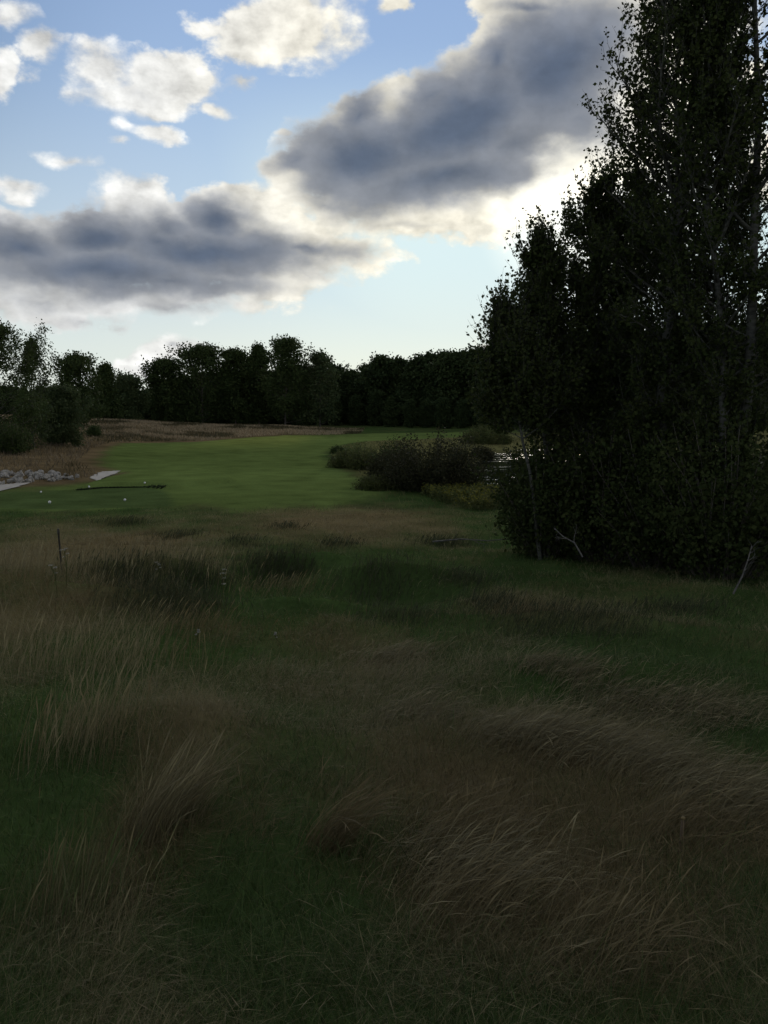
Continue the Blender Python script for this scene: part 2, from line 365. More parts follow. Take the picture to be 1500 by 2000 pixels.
M['petal'] = leafy('petal', (0.28, 0.28, 0.25), (0.40, 0.40, 0.36), 0.2)
M['yellow_flower'] = leafy('yellow_flower', (0.13, 0.13, 0.026), (0.19, 0.18, 0.032), 0.2)

m, t, o = mat('ground'); n = t.nodes; l = t.links
at_ = n.new('ShaderNodeAttribute'); at_.attribute_name = 'tint'
g = n.new('ShaderNodeNewGeometry')
n1 = n.new('ShaderNodeTexNoise'); n1.inputs['Scale'].default_value = 9; n1.inputs['Detail'].default_value = 6; n1.inputs['Roughness'].default_value = 0.7; l.new(g.outputs['Position'], n1.inputs['Vector'])
n2 = n.new('ShaderNodeTexNoise'); n2.inputs['Scale'].default_value = 0.6; n2.inputs['Detail'].default_value = 5; l.new(g.outputs['Position'], n2.inputs['Vector'])
ad = n.new('ShaderNodeMath'); ad.operation = 'ADD'; l.new(n1.outputs['Fac'], ad.inputs[0]); l.new(n2.outputs['Fac'], ad.inputs[1])
mr = n.new('ShaderNodeMapRange'); mr.inputs[1].default_value = 0.65; mr.inputs[2].default_value = 1.35; mr.inputs[3].default_value = 0.62; mr.inputs[4].default_value = 1.38; l.new(ad.outputs[0], mr.inputs[0])
sc_ = n.new('ShaderNodeVectorMath'); sc_.operation = 'SCALE'; l.new(at_.outputs['Color'], sc_.inputs[0]); l.new(mr.outputs[0], sc_.inputs[3])
b = n.new('ShaderNodeBsdfPrincipled'); l.new(sc_.outputs[0], b.inputs['Base Color']); b.inputs['Roughness'].default_value = 1.0; b.inputs['Specular IOR Level'].default_value = 0.0
bp = n.new('ShaderNodeBump'); bp.inputs['Strength'].default_value = 0.5; bp.inputs['Distance'].default_value = 0.04; l.new(n1.outputs['Fac'], bp.inputs['Height']); l.new(bp.outputs[0], b.inputs['Normal'])
l.new(b.outputs[0], o.inputs[0]); M['ground'] = m

m, t, o = mat('water'); n = t.nodes; l = t.links
g = n.new('ShaderNodeNewGeometry'); mp = n.new('ShaderNodeMapping'); mp.inputs[3].default_value = (1.0, 2.4, 1); l.new(g.outputs['Position'], mp.inputs[0])
nz = n.new('ShaderNodeTexNoise'); nz.inputs['Scale'].default_value = 1.6; nz.inputs['Detail'].default_value = 3; l.new(mp.outputs[0], nz.inputs['Vector'])
bp = n.new('ShaderNodeBump'); bp.inputs['Distance'].default_value = 0.10; l.new(nz.outputs['Fac'], bp.inputs['Height'])
mp2 = n.new('ShaderNodeMapping'); mp2.inputs[3].default_value = (0.06, 0.22, 1); l.new(g.outputs['Position'], mp2.inputs[0])          # cat's paws: bands of ruffled water
nz2 = n.new('ShaderNodeTexNoise'); nz2.inputs['Scale'].default_value = 1.0; nz2.inputs['Detail'].default_value = 2; l.new(mp2.outputs[0], nz2.inputs['Vector'])
mr2 = n.new('ShaderNodeMapRange'); mr2.interpolation_type = 'SMOOTHSTEP'; mr2.inputs[1].default_value = 0.50; mr2.inputs[2].default_value = 0.58; mr2.inputs[3].default_value = 0.02; mr2.inputs[4].default_value = 0.9; l.new(nz2.outputs['Fac'], mr2.inputs[0]); l.new(mr2.outputs[0], bp.inputs['Strength'])
b = n.new('ShaderNodeBsdfPrincipled'); b.inputs['Base Color'].default_value = (0.012, 0.016, 0.012, 1); b.inputs['Roughness'].default_value = 0.03; b.inputs['IOR'].default_value = 1.33
l.new(bp.outputs[0], b.inputs['Normal']); l.new(b.outputs[0], o.inputs[0]); M['water'] = m

# ------------------------------------------------------------------ ground sheet
GREEN, STRAW, BROWN = np.array([0.046, 0.078, 0.024]), np.array([0.220, 0.190, 0.104]), np.array([0.155, 0.122, 0.060])
MOWN = np.array([0.112, 0.158, 0.046])
def axis(segs):
    out = []
    for a, b_, s in segs: out.append(np.arange(a, b_, s))
    return np.unique(np.round(np.concatenate(out + [[segs[-1][1]]]), 4))
ys = axis([(-60, -6, 3), (-6, 0, .5), (0, 20, .14), (20, 45, .28), (45, 170, .9), (170, 320, 4), (320, 1000, 30), (1000, 5000, 250)])
xs = axis([(-3000, -600, 150), (-600, -140, 20), (-140, -45, 3), (-45, -16, .7), (-16, -7, .3), (-7, 7, .15), (7, 18, .3), (18, 45, .7), (45, 140, 3), (140, 600, 20), (600, 3000, 150)])
GX, GY = np.meshgrid(xs, ys); GZ = T(GX, GY)
fx, fy = GX.ravel(), GY.ravel()
lu = lush(fx, fy)[:, None]
colr = np.where(lu > 0, GREEN * 1.0, GREEN * (1 + lu) + (BROWN * 0.6 + STRAW * 0.25) * (-lu))
fd = poly_dist(fx, fy, FAIRWAY) + 1.4 * (fbm(fx / 2.0, fy / 3.0, 51, 3) - 0.5)
nr = smooth(fy, 46, 38); fd = fd + nr * 5.5 * (fbm(fx / 1.1, fy / 2.0, 55, 3) - .5)
mow = smooth(fd, -0.5 - 1.6 * nr, 0.7 + 1.4 * nr)[:, None]
tee = smooth(poly_dist(fx, fy, TEE), -0.2, 0.3)[:, None]
lightg = (0.75 + 0.5 * fbm(fx / 7, fy / 13, 61, 3))[:, None]
pale = (0.5 * smooth(np.abs(fx + 14 + 0.02 * fy), 9, 3) * smooth(fy, 75, 110))[:, None]  # strip of sunlight on the far fairway, put into the mown colour
mc = MOWN * lightg * (1 + pale * np.array([1.0, 0.6, 0.4]))
colr = colr * (1 - mow) + mc * mow
colr = colr * (1 - tee) + (np.array([0.070, 0.105, 0.036]) * lightg) * tee
bank = (smooth(fy, 60, 100) * smooth(fx, -6, -18) * (1 - mow[:, 0]))[:, None]
lslope = (smooth(fx, -12, -18) * smooth(fy, 36, 44) * (1 - mow[:, 0]) * smooth(fy, 230, 160))[:, None]
bc = np.array([0.14, 0.105, 0.058]) * (0.6 + 0.8 * fbm(fx / 3, fy / 5, 71, 3))[:, None]
bk = np.maximum(bank * smooth(fy, 230, 160)[:, None], lslope)
colr = colr * (1 - bk) + bc * bk
wet = (smooth(fx, -4, 0) * smooth(fy, 42, 50) * smooth(fy, 150, 120) * (1 - mow[:, 0]))[:, None]
colr = colr * (1 - wet) + np.array([.15, .145, .060]) * (.6 + .8 * fbm(fx / 2.5, fy / 4, 121, 3))[:, None] * wet
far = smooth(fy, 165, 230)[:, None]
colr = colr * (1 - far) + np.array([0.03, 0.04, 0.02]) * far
nx, ny = len(xs), len(ys)
idx = np.arange(nx * ny).reshape(ny, nx)
Q = np.stack([idx[:-1, :-1], idx[:-1, 1:], idx[1:, 1:], idx[1:, :-1]], -1).reshape(-1, 4)
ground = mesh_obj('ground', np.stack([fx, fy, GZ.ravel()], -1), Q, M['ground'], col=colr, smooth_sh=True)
tag(ground, 'rolling golf course ground of rough grass and mown fairway', 'ground', kind='structure')

a = np.linspace(0, 1, 2)
c = POND.mean(0); PV = np.concatenate([[c], c + (POND - c) * 1.12]); PV = np.concatenate([PV, np.full((len(PV), 1), WATER_Z)], 1)
k_ = len(POND)
wt = mesh_obj('pond_water', PV, np.array([[0, 1 + i, 1 + (i + 1) % k_] for i in range(k_)]), M['water'])
tag(wt, 'dark still pond water glinting behind the aspen trees', 'pond', kind='structure')

def strip(name, pts, label, wid=None):
    """a flat sheet of gravel over the ground, a filled outline"""
    P = gpoly(pts); x0, y0 = P.min(0) - .3; x1, y1 = P.max(0) + .3
    st = .12; X, Y = np.meshgrid(np.arange(x0, x1, st), np.arange(y0, y1, st))
    ins = poly_dist(X, Y, P) + 0.25 * (fbm(X / .5, Y / .5, 5, 3) - .5) > 0
    ii = np.full(X.shape, -1); cells = ins[:-1, :-1] & ins[1:, :-1] & ins[:-1, 1:] & ins[1:, 1:]
    used = np.zeros(X.shape, bool)
    used[:-1, :-1] |= cells; used[1:, :-1] |= cells; used[:-1, 1:] |= cells; used[1:, 1:] |= cells
    ii[used] = np.arange(used.sum())
    V = np.stack([X[used], Y[used], T(X[used], Y[used]) + 0.035], -1)
    a_, b_ = np.nonzero(cells)
    Q = np.stack([ii[a_, b_], ii[a_, b_ + 1], ii[a_ + 1, b_ + 1], ii[a_ + 1, b_]], -1)
    return tag(mesh_obj(name, V, Q, M['path'], smooth_sh=True), label, 'path', kind='structure')
strip('cart_path', [(172, 934), (196, 922), (236, 920), (222, 928), (200, 935)], 'pale gravel cart path end beside the fairway')
strip('cart_path', [(-60, 966), (-60, 955), (0, 948), (40, 944), (68, 943), (40, 951), (0, 962)], 'pale cart path in front of the rock pile')

# ------------------------------------------------------------------ grass
def blades(P, h, w, phi, th0, th1, colr, k=5, head=None, tipc=None):
    """curved ribbons: base points P, length h, half width w, heading phi, bend from th0 to th1 off the vertical"""
    n = len(P); pts = np.zeros((n, k, 3)); pts[:, 0] = P
    for i in range(1, k):
        tt = (i - 0.5) / (k - 1); th = th0 + (th1 - th0) * tt ** 0.8
        st = h / (k - 1)
        ph = phi
        pts[:, i, 0] = pts[:, i - 1, 0] + np.sin(th) * np.cos(ph) * st
        pts[:, i, 1] = pts[:, i - 1, 1] + np.sin(th) * np.sin(ph) * st
        pts[:, i, 2] = pts[:, i - 1, 2] + np.cos(th) * st
    g = T(pts[:, 2:, 0].ravel(), pts[:, 2:, 1].ravel()).reshape(n, k - 2)
    lift = np.maximum(pts[:, 2:, 2], g + 0.01 + 0.07 * RNG.random((n, 1)) ** 2)
    pts[:, 2:, 2] = lift
    yaw = RNG.random(n) * np.pi
    side = np.stack([np.cos(yaw), np.sin(yaw), np.zeros(n)], -1)
    prof = np.array([1.0, 0.95, 0.8, 0.55, 0.12, 0.05][:k]) if k <= 5 else np.linspace(1, .12, k)
    if k == 4: prof = np.array([1.0, .9, .6, .1])
    ww = w[:, None] * prof
    if head is not None: ww[:, k - 2] = np.where(head, w * 2.0, ww[:, k - 2])
    V = np.empty((n, k, 2, 3)); V[:, :, 0] = pts - side[:, None] * ww[..., None]; V[:, :, 1] = pts + side[:, None] * ww[..., None]
    base = (np.arange(n) * k * 2)[:, None]
    i = np.arange(k - 1)[None]
    q = np.stack([base + 2 * i, base + 2 * i + 1, base + 2 * i + 3, base + 2 * i + 2], -1).reshape(-1, 4)
    C = np.repeat(colr[:, None], 2 * k, 1).reshape(-1, 3)
    return V.reshape(-1, 3), q, C
def scatter(n, d0, d1, xl, xr, power=1.0):
    """points in the wedge the lens sees (and a margin), denser nearby"""
    y = d0 * (d1 / d0) ** RNG.random(n) if power == 1 else d0 + (d1 - d0) * RNG.random(n)
    x = (xl + (xr - xl) * RNG.random(n)) * (y * 0.5 + 0.7)
    return x, y
def gcol(v, n):
    v = np.clip(v + RNG.normal(0, .28, n), -1, 1)
    g = GREEN * 1.15 * (1 + np.array([.55, .28, .2]) * RNG.random((n, 1)) ** 2); br = fbm(X_ / 1.7, Y_ / 2.3, 81, 3)[:, None]
    dry = STRAW * (1 - smooth(br, .42, .62)) + BROWN * smooth(br, .42, .62)
    m_ = smooth(v, -.35, .35)[:, None]
    c = dry * (1 - m_) + g * m_
    return c * (0.7 + 0.6 * RNG.random((n, 1)))
def fairdist(x, y): return np.maximum(poly_dist(x, y, FAIRWAY), poly_dist(x, y, TEE))
parts = []
# low green sward everywhere in the rough
X_, Y_ = scatter(130000, 1.6, 34, -1.25, 1.25); keep = fairdist(X_, Y_) < -0.3; X_, Y_ = X_[keep], Y_[keep]; n_ = len(X_)
lv = lush(X_, Y_)
h = 0.04 + 0.09 * RNG.random(n_) + .16 * (RNG.random(n_) < .12) * RNG.random(n_) + .10 * smooth(fbm(X_ / .4, Y_ / .5, 141, 2), .5, .7) * RNG.random(n_); w = np.clip(0.0009 + 0.00024 * Y_, .0011, .008)
phi = RNG.random(n_) * 2 * np.pi
parts.append(blades(np.stack([X_, Y_, T(X_, Y_) - .01], -1), h, w, phi, .1 + .3 * RNG.random(n_), .5 + .9 * RNG.random(n_), gcol(lv + .45, n_), k=4))
sward = join(parts)
tag(mesh_obj('rough_grass', *sward[:2], M['grass'], col=sward[2]), 'short green grass of the rough between the straw patches', 'grass', kind='stuff')
# tall fescue, bent and matted, following a flow that swirls from mound to mound
parts = []
def flow(x, y):
    return 0.5 + 5.0 * (fbm(x / 2.2 + 3, y / 2.6, 91, 2) - .5) + 2.2 * (fbm(x / .6, y / .7, 95, 2) - .5)
for (num, d0, d1, k) in ((140000, 1.5, 8, 6), (110000, 7, 36, 5)):
    X_, Y_ = scatter(num, d0, d1, -1.25, 1.25); lv = lush(X_, Y_)
    clump = fbm(X_ / .35, Y_ / .4, 101, 2)
    keep = (RNG.random(num) < .22 + .8 * smooth(-lv + .9 * (clump - .5), -.3, .5)) & (RNG.random(num) < smooth(-fairdist(X_, Y_), .4, 4.5))
    X_, Y_, lv, clump = X_[keep], Y_[keep], lv[keep], clump[keep]; n_ = len(X_)
    tall = smooth(-lv, .0, .8) * smooth(X_ / (Y_ + 1), .0, -.25)
    h = (0.10 + 0.22 * RNG.random(n_) ** 1.5 + 0.16 * tall * RNG.random(n_)) * (0.6 + .8 * clump) * (1 - 0.5 * smooth(Y_, 9, 22))
    w = np.clip(0.00045 + 0.00015 * Y_, .0006, .004) * (.6 + .9 * RNG.random(n_) ** 2)
    upright = RNG.random(n_) < 0.10 + .35 * tall
    th1 = np.where(upright, .2 + .9 * RNG.random(n_), 1.35 + 0.7 * RNG.random(n_))
    th0 = np.where(upright, .35 * RNG.random(n_), .35 + .9 * RNG.random(n_))
    spread = .55 + .9 * vnoise(X_ / .8, Y_ / .9, 131) + .8 * tall
    parts.append(blades(np.stack([X_, Y_, T(X_, Y_) - .01], -1), h, w, flow(X_, Y_) + RNG.normal(0, 1, n_) * spread, th0, th1, gcol(lv - .25, n_), k=k, head=RNG.random(n_) < .2))
fes = [(p[0], p[1], p[2]) for p in parts]
fes = join(fes)
tag(mesh_obj('tall_grass', *fes[:2], M['grass'], col=fes[2]), 'long dry fescue bent over in straw coloured swirls', 'tall grass', kind='stuff')
# standing tufts that show in the photograph: px, py, radius, height, heading, lean, blades, dryness
parts = []
TUFTS = [(285,1640,.11,.55,.5,.7,340,-.95),(345,1600,.10,.5,.35,.9,300,-.95),(640,1655,.10,.5,.05,1.2,380,-.9),(170,1450,.35,.5,1.2,.4,420,-.6),(70,1300,.4,.5,1.2,.4,420,-.7),
 (230,1300,.4,.42,1.0,.5,420,-.5),(330,1230,.35,.4,.4,.6,360,-.6),(560,1150,.35,.35,.2,.6,400,-.2),(150,1800,.2,.4,1.3,.5,300,.1),(900,1650,.25,.4,.1,1.3,400,-.7),(1320,1640,.22,.4,.1,1.2,360,-.7),
 (1180,1375,.4,.32,-.2,1.5,700,-.95),(1300,1382,.35,.3,-.25,1.5,600,-.95),(1400,1400,.35,.3,-.3,1.5,600,-.95),(1050,1300,.22,.3,-.2,1.4,350,-.95),(1120,1322,.2,.3,-.3,1.4,350,-.95),(1000,1440,.35,.4,-.2,1.45,900,-.95),(1130,1465,.35,.4,-.25,1.45,900,-.95),(1250,1500,.35,.4,-.3,1.45,900,-.95),(1370,1550,.3,.4,-.4,1.45,800,-.95),(1480,1600,.3,.4,-.4,1.45,700,-.95),(850,1700,.3,.34,.1,1.5,520,-.95),(960,1725,.3,.34,0,1.5,520,-.95),(800,1400,.35,.36,0,1.4,600,-.95),(760,1290,.4,.34,0,1.4,500,-.95),(40,1120,.7,.6,1.4,.4,600,-.9),(300,1100,.8,.5,1.2,.4,600,-.9),(900,1800,.2,.4,.2,1.25,300,-.8),(1150,1880,.25,.4,.3,1.25,300,-.8),
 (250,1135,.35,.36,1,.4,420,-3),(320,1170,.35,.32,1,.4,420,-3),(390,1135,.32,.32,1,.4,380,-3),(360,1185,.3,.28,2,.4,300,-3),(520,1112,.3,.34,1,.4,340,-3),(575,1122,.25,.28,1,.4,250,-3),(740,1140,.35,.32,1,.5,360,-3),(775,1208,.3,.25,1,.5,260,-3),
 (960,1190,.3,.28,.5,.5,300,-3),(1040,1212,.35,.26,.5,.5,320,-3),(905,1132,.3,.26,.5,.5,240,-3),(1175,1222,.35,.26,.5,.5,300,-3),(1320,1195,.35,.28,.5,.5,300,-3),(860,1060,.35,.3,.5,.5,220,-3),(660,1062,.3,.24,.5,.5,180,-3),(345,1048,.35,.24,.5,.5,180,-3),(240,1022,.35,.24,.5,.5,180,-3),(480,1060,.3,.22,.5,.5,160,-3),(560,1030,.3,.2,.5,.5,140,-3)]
SHADED_TUFT = np.array([.048, .056, .026])                 # dark wiry tufts, the shade of hollows and clumps put into their colour
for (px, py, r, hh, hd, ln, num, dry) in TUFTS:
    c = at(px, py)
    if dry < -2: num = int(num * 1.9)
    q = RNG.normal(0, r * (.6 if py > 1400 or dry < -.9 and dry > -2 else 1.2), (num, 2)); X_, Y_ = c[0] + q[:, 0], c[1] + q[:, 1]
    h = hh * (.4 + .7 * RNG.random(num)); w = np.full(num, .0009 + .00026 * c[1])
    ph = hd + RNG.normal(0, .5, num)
    parts.append(blades(np.stack([X_, Y_, T(X_, Y_) - .01], -1), h, w, ph, .05 + .3 * RNG.random(num), ln * (.6 + .8 * RNG.random(num)) + .2, SHADED_TUFT * (.6 + .8 * RNG.random((num, 1))) if dry < -2 else STRAW * .95 * (.55 + .8 * RNG.random((num, 1))) if dry < -.9 else gcol(np.full(num, dry), num), k=6, head=RNG.random(num) < .3))
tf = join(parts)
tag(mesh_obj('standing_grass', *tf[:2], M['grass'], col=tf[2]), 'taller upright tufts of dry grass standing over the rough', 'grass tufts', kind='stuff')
# long grass of the banks beyond
parts = []
X_ = RNG.uniform(-70, -4, 70000); Y_ = RNG.uniform(42, 175, 70000)
fdist = fairdist(X_, Y_)
keep = (fdist < -1.2) & ((Y_ > 112) | (X_ < -13.5 - .1 * (Y_ - 42))); X_, Y_ = X_[keep], Y_[keep]; n_ = len(X_)
pp = np.stack([X_, Y_, T(X_, Y_) - .02], -1)
cc = np.array([0.34, 0.27, 0.17]) * (.45 + .55 * smooth(Y_, 85, 125))[:, None] * (1 - smooth(fbm(X_ / 5, Y_ / 7, 111, 3), .45, .62))[:, None] + np.array([0.07, 0.062, 0.03]) * smooth(fbm(X_ / 5, Y_ / 7, 111, 3), .45, .62)[:, None]  # straw lightened on the far bank: the sun it catches is in the colour
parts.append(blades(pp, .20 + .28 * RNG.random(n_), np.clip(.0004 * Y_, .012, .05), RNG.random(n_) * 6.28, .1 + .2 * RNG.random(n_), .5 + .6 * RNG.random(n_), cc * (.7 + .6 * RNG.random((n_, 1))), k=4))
X_ = RNG.uniform(-12, 26, 26000); Y_ = RNG.uniform(33, 120, 26000)
keep = (fairdist(X_, Y_) < -.6) & (poly_dist(X_, Y_, POND) < -1.6) & ((Y_ > 46) | (RNG.random(26000) < .5)); X_, Y_ = X_[keep], Y_[keep]; n_ = len(X_)
parts.append(blades(np.stack([X_, Y_, T(X_, Y_) - .02], -1), .12 + .2 * RNG.random(n_), np.clip(.0003 * Y_, .008, .03), RNG.random(n_) * 6.28, .1 + .2 * RNG.random(n_), .5 + .6 * RNG.random(n_), np.array([.17, .165, .068]) * (.6 + .7 * RNG.random((n_, 1))) * (.6 + .8 * fbm(X_ / 2.5, Y_ / 4, 121, 3))[:, None], k=4))
# fringe of longer grass on the tee step, its shadow put into the blade colour
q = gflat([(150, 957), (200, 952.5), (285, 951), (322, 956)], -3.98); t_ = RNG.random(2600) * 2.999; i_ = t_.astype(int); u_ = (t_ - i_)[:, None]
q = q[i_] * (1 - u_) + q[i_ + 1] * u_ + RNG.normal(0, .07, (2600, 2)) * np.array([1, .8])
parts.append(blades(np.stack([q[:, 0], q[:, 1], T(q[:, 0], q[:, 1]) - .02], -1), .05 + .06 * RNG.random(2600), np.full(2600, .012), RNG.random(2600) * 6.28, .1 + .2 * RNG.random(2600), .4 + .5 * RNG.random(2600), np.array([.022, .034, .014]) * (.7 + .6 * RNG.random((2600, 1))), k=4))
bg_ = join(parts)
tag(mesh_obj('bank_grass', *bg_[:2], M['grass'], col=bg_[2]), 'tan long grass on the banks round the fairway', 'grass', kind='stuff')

# ------------------------------------------------------------------ trees
def unit(v): return v / (np.linalg.norm(v, axis=-1, keepdims=True) + 1e-9)
def grow(P, count, t0, t1, length, ang, up, k=4, taper=0.5, rng=RNG, droop=0.0):
    """children of the polylines P (n,m,3): count each, starting between t0 and t1, turned off the parent by ang and drawn upwards by up"""
    n, m_, _ = P.shape
    t = (t0 + (t1 - t0) * (np.arange(count)[None] + rng.random((n, count))) / count)
    f = t * (m_ - 1); i = np.clip(f.astype(int), 0, m_ - 2); u = (f - i)[..., None]
    r = np.arange(n)[:, None]
    s = P[r, i] * (1 - u) + P[r, i + 1] * u
    d = unit(P[r, i + 1] - P[r, i])
    e = unit(np.cross(d, rng.normal(size=d.shape)))
    a_ = ang * (0.7 + 0.6 * rng.random((n, count, 1)))
    c = unit(d * np.cos(a_) + e * np.sin(a_))
    ln = (length if np.ndim(length) == 0 else length[:, None]) * (1 - taper * t) * (0.7 + 0.6 * rng.random((n, count)))
    out = np.zeros((n, count, k, 3)); out[:, :, 0] = s
    for j in range(1, k):
        c = unit(c + np.array([0, 0, up - droop * j]) + rng.normal(0, .13, c.shape))
        out[:, :, j] = out[:, :, j - 1] + c * (ln / (k - 1))[..., None]
    return out.reshape(-1, k, 3)
def tubes(P, r0, r1, sides=5):
    n, k, _ = P.shape
    d = np.zeros_like(P); d[:, 1:-1] = P[:, 2:] - P[:, :-2]; d[:, 0] = P[:, 1] - P[:, 0]; d[:, -1] = P[:, -1] - P[:, -2]; d = unit(d)
    ref = np.where(np.abs(d[..., 2:3]) > .9, np.array([1., 0, 0]), np.array([0, 0, 1.]))
    a_ = unit(np.cross(d, ref)); b_ = np.cross(d, a_)
    rr = np.linspace(0, 1, k)[None] * 1.0
    r = np.asarray(r0).reshape(-1, 1) * (1 - rr) + np.asarray(r1).reshape(-1, 1) * rr
    r = np.broadcast_to(r, (n, k))
    th = np.arange(sides) * 2 * np.pi / sides
    V = P[:, :, None] + r[..., None, None] * (a_[:, :, None] * np.cos(th)[:, None] + b_[:, :, None] * np.sin(th)[:, None])
    base = (np.arange(n) * k * sides)[:, None, None]; i = np.arange(k - 1)[None, :, None] * sides; j = np.arange(sides)[None, None]; j2 = (j + 1) % sides
    q = np.stack([base + i + j, base + i + j2, base + i + sides + j2, base + i + sides + j], -1).reshape(-1, 4)
    return V.reshape(-1, 3), q
def leaves(P, per, size, rng=RNG, spread=0.05, t0=0.1, aspect=0.8, droop=0.3):
    """kite-shaped leaves hung along the polylines P"""
    n, m_, _ = P.shape
    t = t0 + (1 - t0) * rng.random((n, per)) ** .8
    f = t * (m_ - 1); i = np.clip(f.astype(int), 0, m_ - 2); u = (f - i)[..., None]; r = np.arange(n)[:, None]
    s = (P[r, i] * (1 - u) + P[r, i + 1] * u).reshape(-1, 3)
    N_ = len(s)
    s = s + rng.normal(0, spread, s.shape)
    ax = unit(rng.normal(size=s.shape) + np.array([0, 0, -droop])); sd = unit(np.cross(ax, rng.normal(size=s.shape)))
    z = (size * (.6 + .8 * rng.random(N_)))[:, None]
    V = np.stack([s, s + ax * z * .45 + sd * z * .5 * aspect, s + ax * z, s + ax * z * .45 - sd * z * .5 * aspect], 1)
    return V.reshape(-1, 3), np.arange(N_ * 4).reshape(-1, 4)
def trunk_line(H, wob, k=9, rng=RNG, lean=(0, 0)):
    z = np.linspace(0, H, k); p = np.zeros((1, k, 3)); p[0, :, 2] = z
    w_ = np.cumsum(rng.normal(0, wob, (k, 2)), 0); w_ -= w_[0]
    p[0, :, :2] = w_ + np.outer(z / H, lean) * H
    return p
def make_tree(name, loc, H, R, n1, n2, n3, per, leaf, lm, bm, seed, h0=.08, ang=.85, up=.18, r0=None, shape='round', wood=True, lean=(0, 0), sub=3, spread=None, stems=1, twig_len=.34, sideup=.08, shoots=False):
    """trunk with limbs, boughs and twigs; leaves along the twigs"""
    rng = np.random.default_rng(seed)
    root = empty(name, loc)
    r0 = r0 or H * .011
    tr_parts = []; leaf_parts = []
    for s_ in range(stems):
        Hs = H * (1 if s_ == 0 else rng.uniform(.7, .92))
        ln = lean if s_ == 0 else (lean[0] + rng.normal(0, .07), lean[1] + rng.normal(0, .07))
        tl = trunk_line(Hs, Hs * .006, rng=rng, lean=ln)
        tr_parts.append(tubes(tl, r0 * (1 if s_ == 0 else .75), r0 * .12, 8))
        t = (np.arange(n1) + rng.random(n1)) / n1; t = h0 + (1 - h0) * t
        if shape == 'round': pr = np.sqrt(np.clip(1 - ((t - .5 - .5 * h0) / (.56 - .5 * h0)) ** 2, 0.03, 1))
        elif shape == 'full': pr = np.sqrt(np.clip(1 - (np.maximum(0, t - .52) / .50) ** 2, .03, 1)) * (.9 + .1 * smooth(t, 0, .4))
        elif shape == 'cone': pr = np.clip(1.05 - t, .05, 1) ** .8
        elif shape == 'spire': pr = np.clip(1.04 - t, .05, 1) ** 1.15
        elif shape == 'flame': pr = np.clip(np.minimum(1.0, (1.02 - t) * 1.75), .08, 1) * (.75 + .25 * np.minimum(1, t * 3))
        else: pr = np.clip(np.minimum(1.0, (1.02 - t) * 2.6), .1, 1) * (.45 + .55 * smooth(t, .1, .55))
        pr = pr * (0.6 + 0.55 * rng.random(n1))
        f = t * 8; i = np.clip(f.astype(int), 0, 7); u = (f - i)[:, None]
        st = tl[0, i] * (1 - u) + tl[0, i + 1] * u
        phi = np.arange(n1) * 2.399 + rng.normal(0, .4, n1)
        el_ = ang * (1.1 - .55 * t)[:] + rng.normal(0, .1, n1)     # angle off the vertical
        el_ = np.clip(el_, .12, 1.7)
        c = np.stack([np.sin(el_) * np.cos(phi), np.sin(el_) * np.sin(phi), np.cos(el_)], -1)
        length = None
        k = 6; B = np.zeros((n1, k, 3)); B[:, 0] = st
        length = np.minimum(pr * R / np.maximum(.45, np.sin(el_)), np.maximum(H * .03, (Hs * 1.03 - st[:, 2]) / np.maximum(.3, np.cos(el_ * .8))))
        for j in range(1, k):
            c = unit(c + np.array([0, 0, up]) + rng.normal(0, .10, c.shape)); B[:, j] = B[:, j - 1] + c * (length / (k - 1))[:, None]
        over = np.maximum(0, B[..., 2] - Hs * 1.02); B[..., 2] -= over * .8
        B2 = grow(B, n2, .18, 1.0, np.maximum(length * .42, R * .09), .75, sideup, k=4, rng=rng)
        l2 = np.repeat(np.maximum(length * .42, R * .09), n2)
        B3 = grow(B2, n3, .1, 1.0, np.maximum(l2 * twig_len * 1.5, R * .05), .7, sideup, k=3, rng=rng)
        if wood:
            rb = np.maximum(r0 * .32 * (pr / pr.max()), .012)
            tr_parts.append(tubes(B, rb, rb * .2, 5)); tr_parts.append(tubes(B2, np.repeat(rb * .3, n2), np.repeat(rb * .08, n2), 3))
            if wood == 2: tr_parts.append(tubes(B3, .004, .0018, 3))
        sp = spread if spread is not None else leaf * .6
        if shoots:                                  # this year's long upright shoots, leaved to the tip
            SH = np.concatenate([grow(B, 4, .5, 1.0, 1.0, .5, .32, k=5, taper=.2, rng=rng), grow(B2, 1, .6, 1.0, .6, .5, .3, k=5, taper=.2, rng=rng)])
            tr_parts.append(tubes(SH, .005, .002, 3)); leaf_parts.append(leaves(SH, 9, leaf * .9, rng, .03))
        leaf_parts.append(leaves(B3, per, leaf, rng, sp)); leaf_parts.append(leaves(B2, max(1, per // 2), leaf, rng, sp, t0=.3))
    V, q = join(tr_parts); mesh_obj('trunk', V, q, bm, root, smooth_sh=True)
    V, q = join(leaf_parts); mesh_obj('crown', V, q, lm, root)
    return root

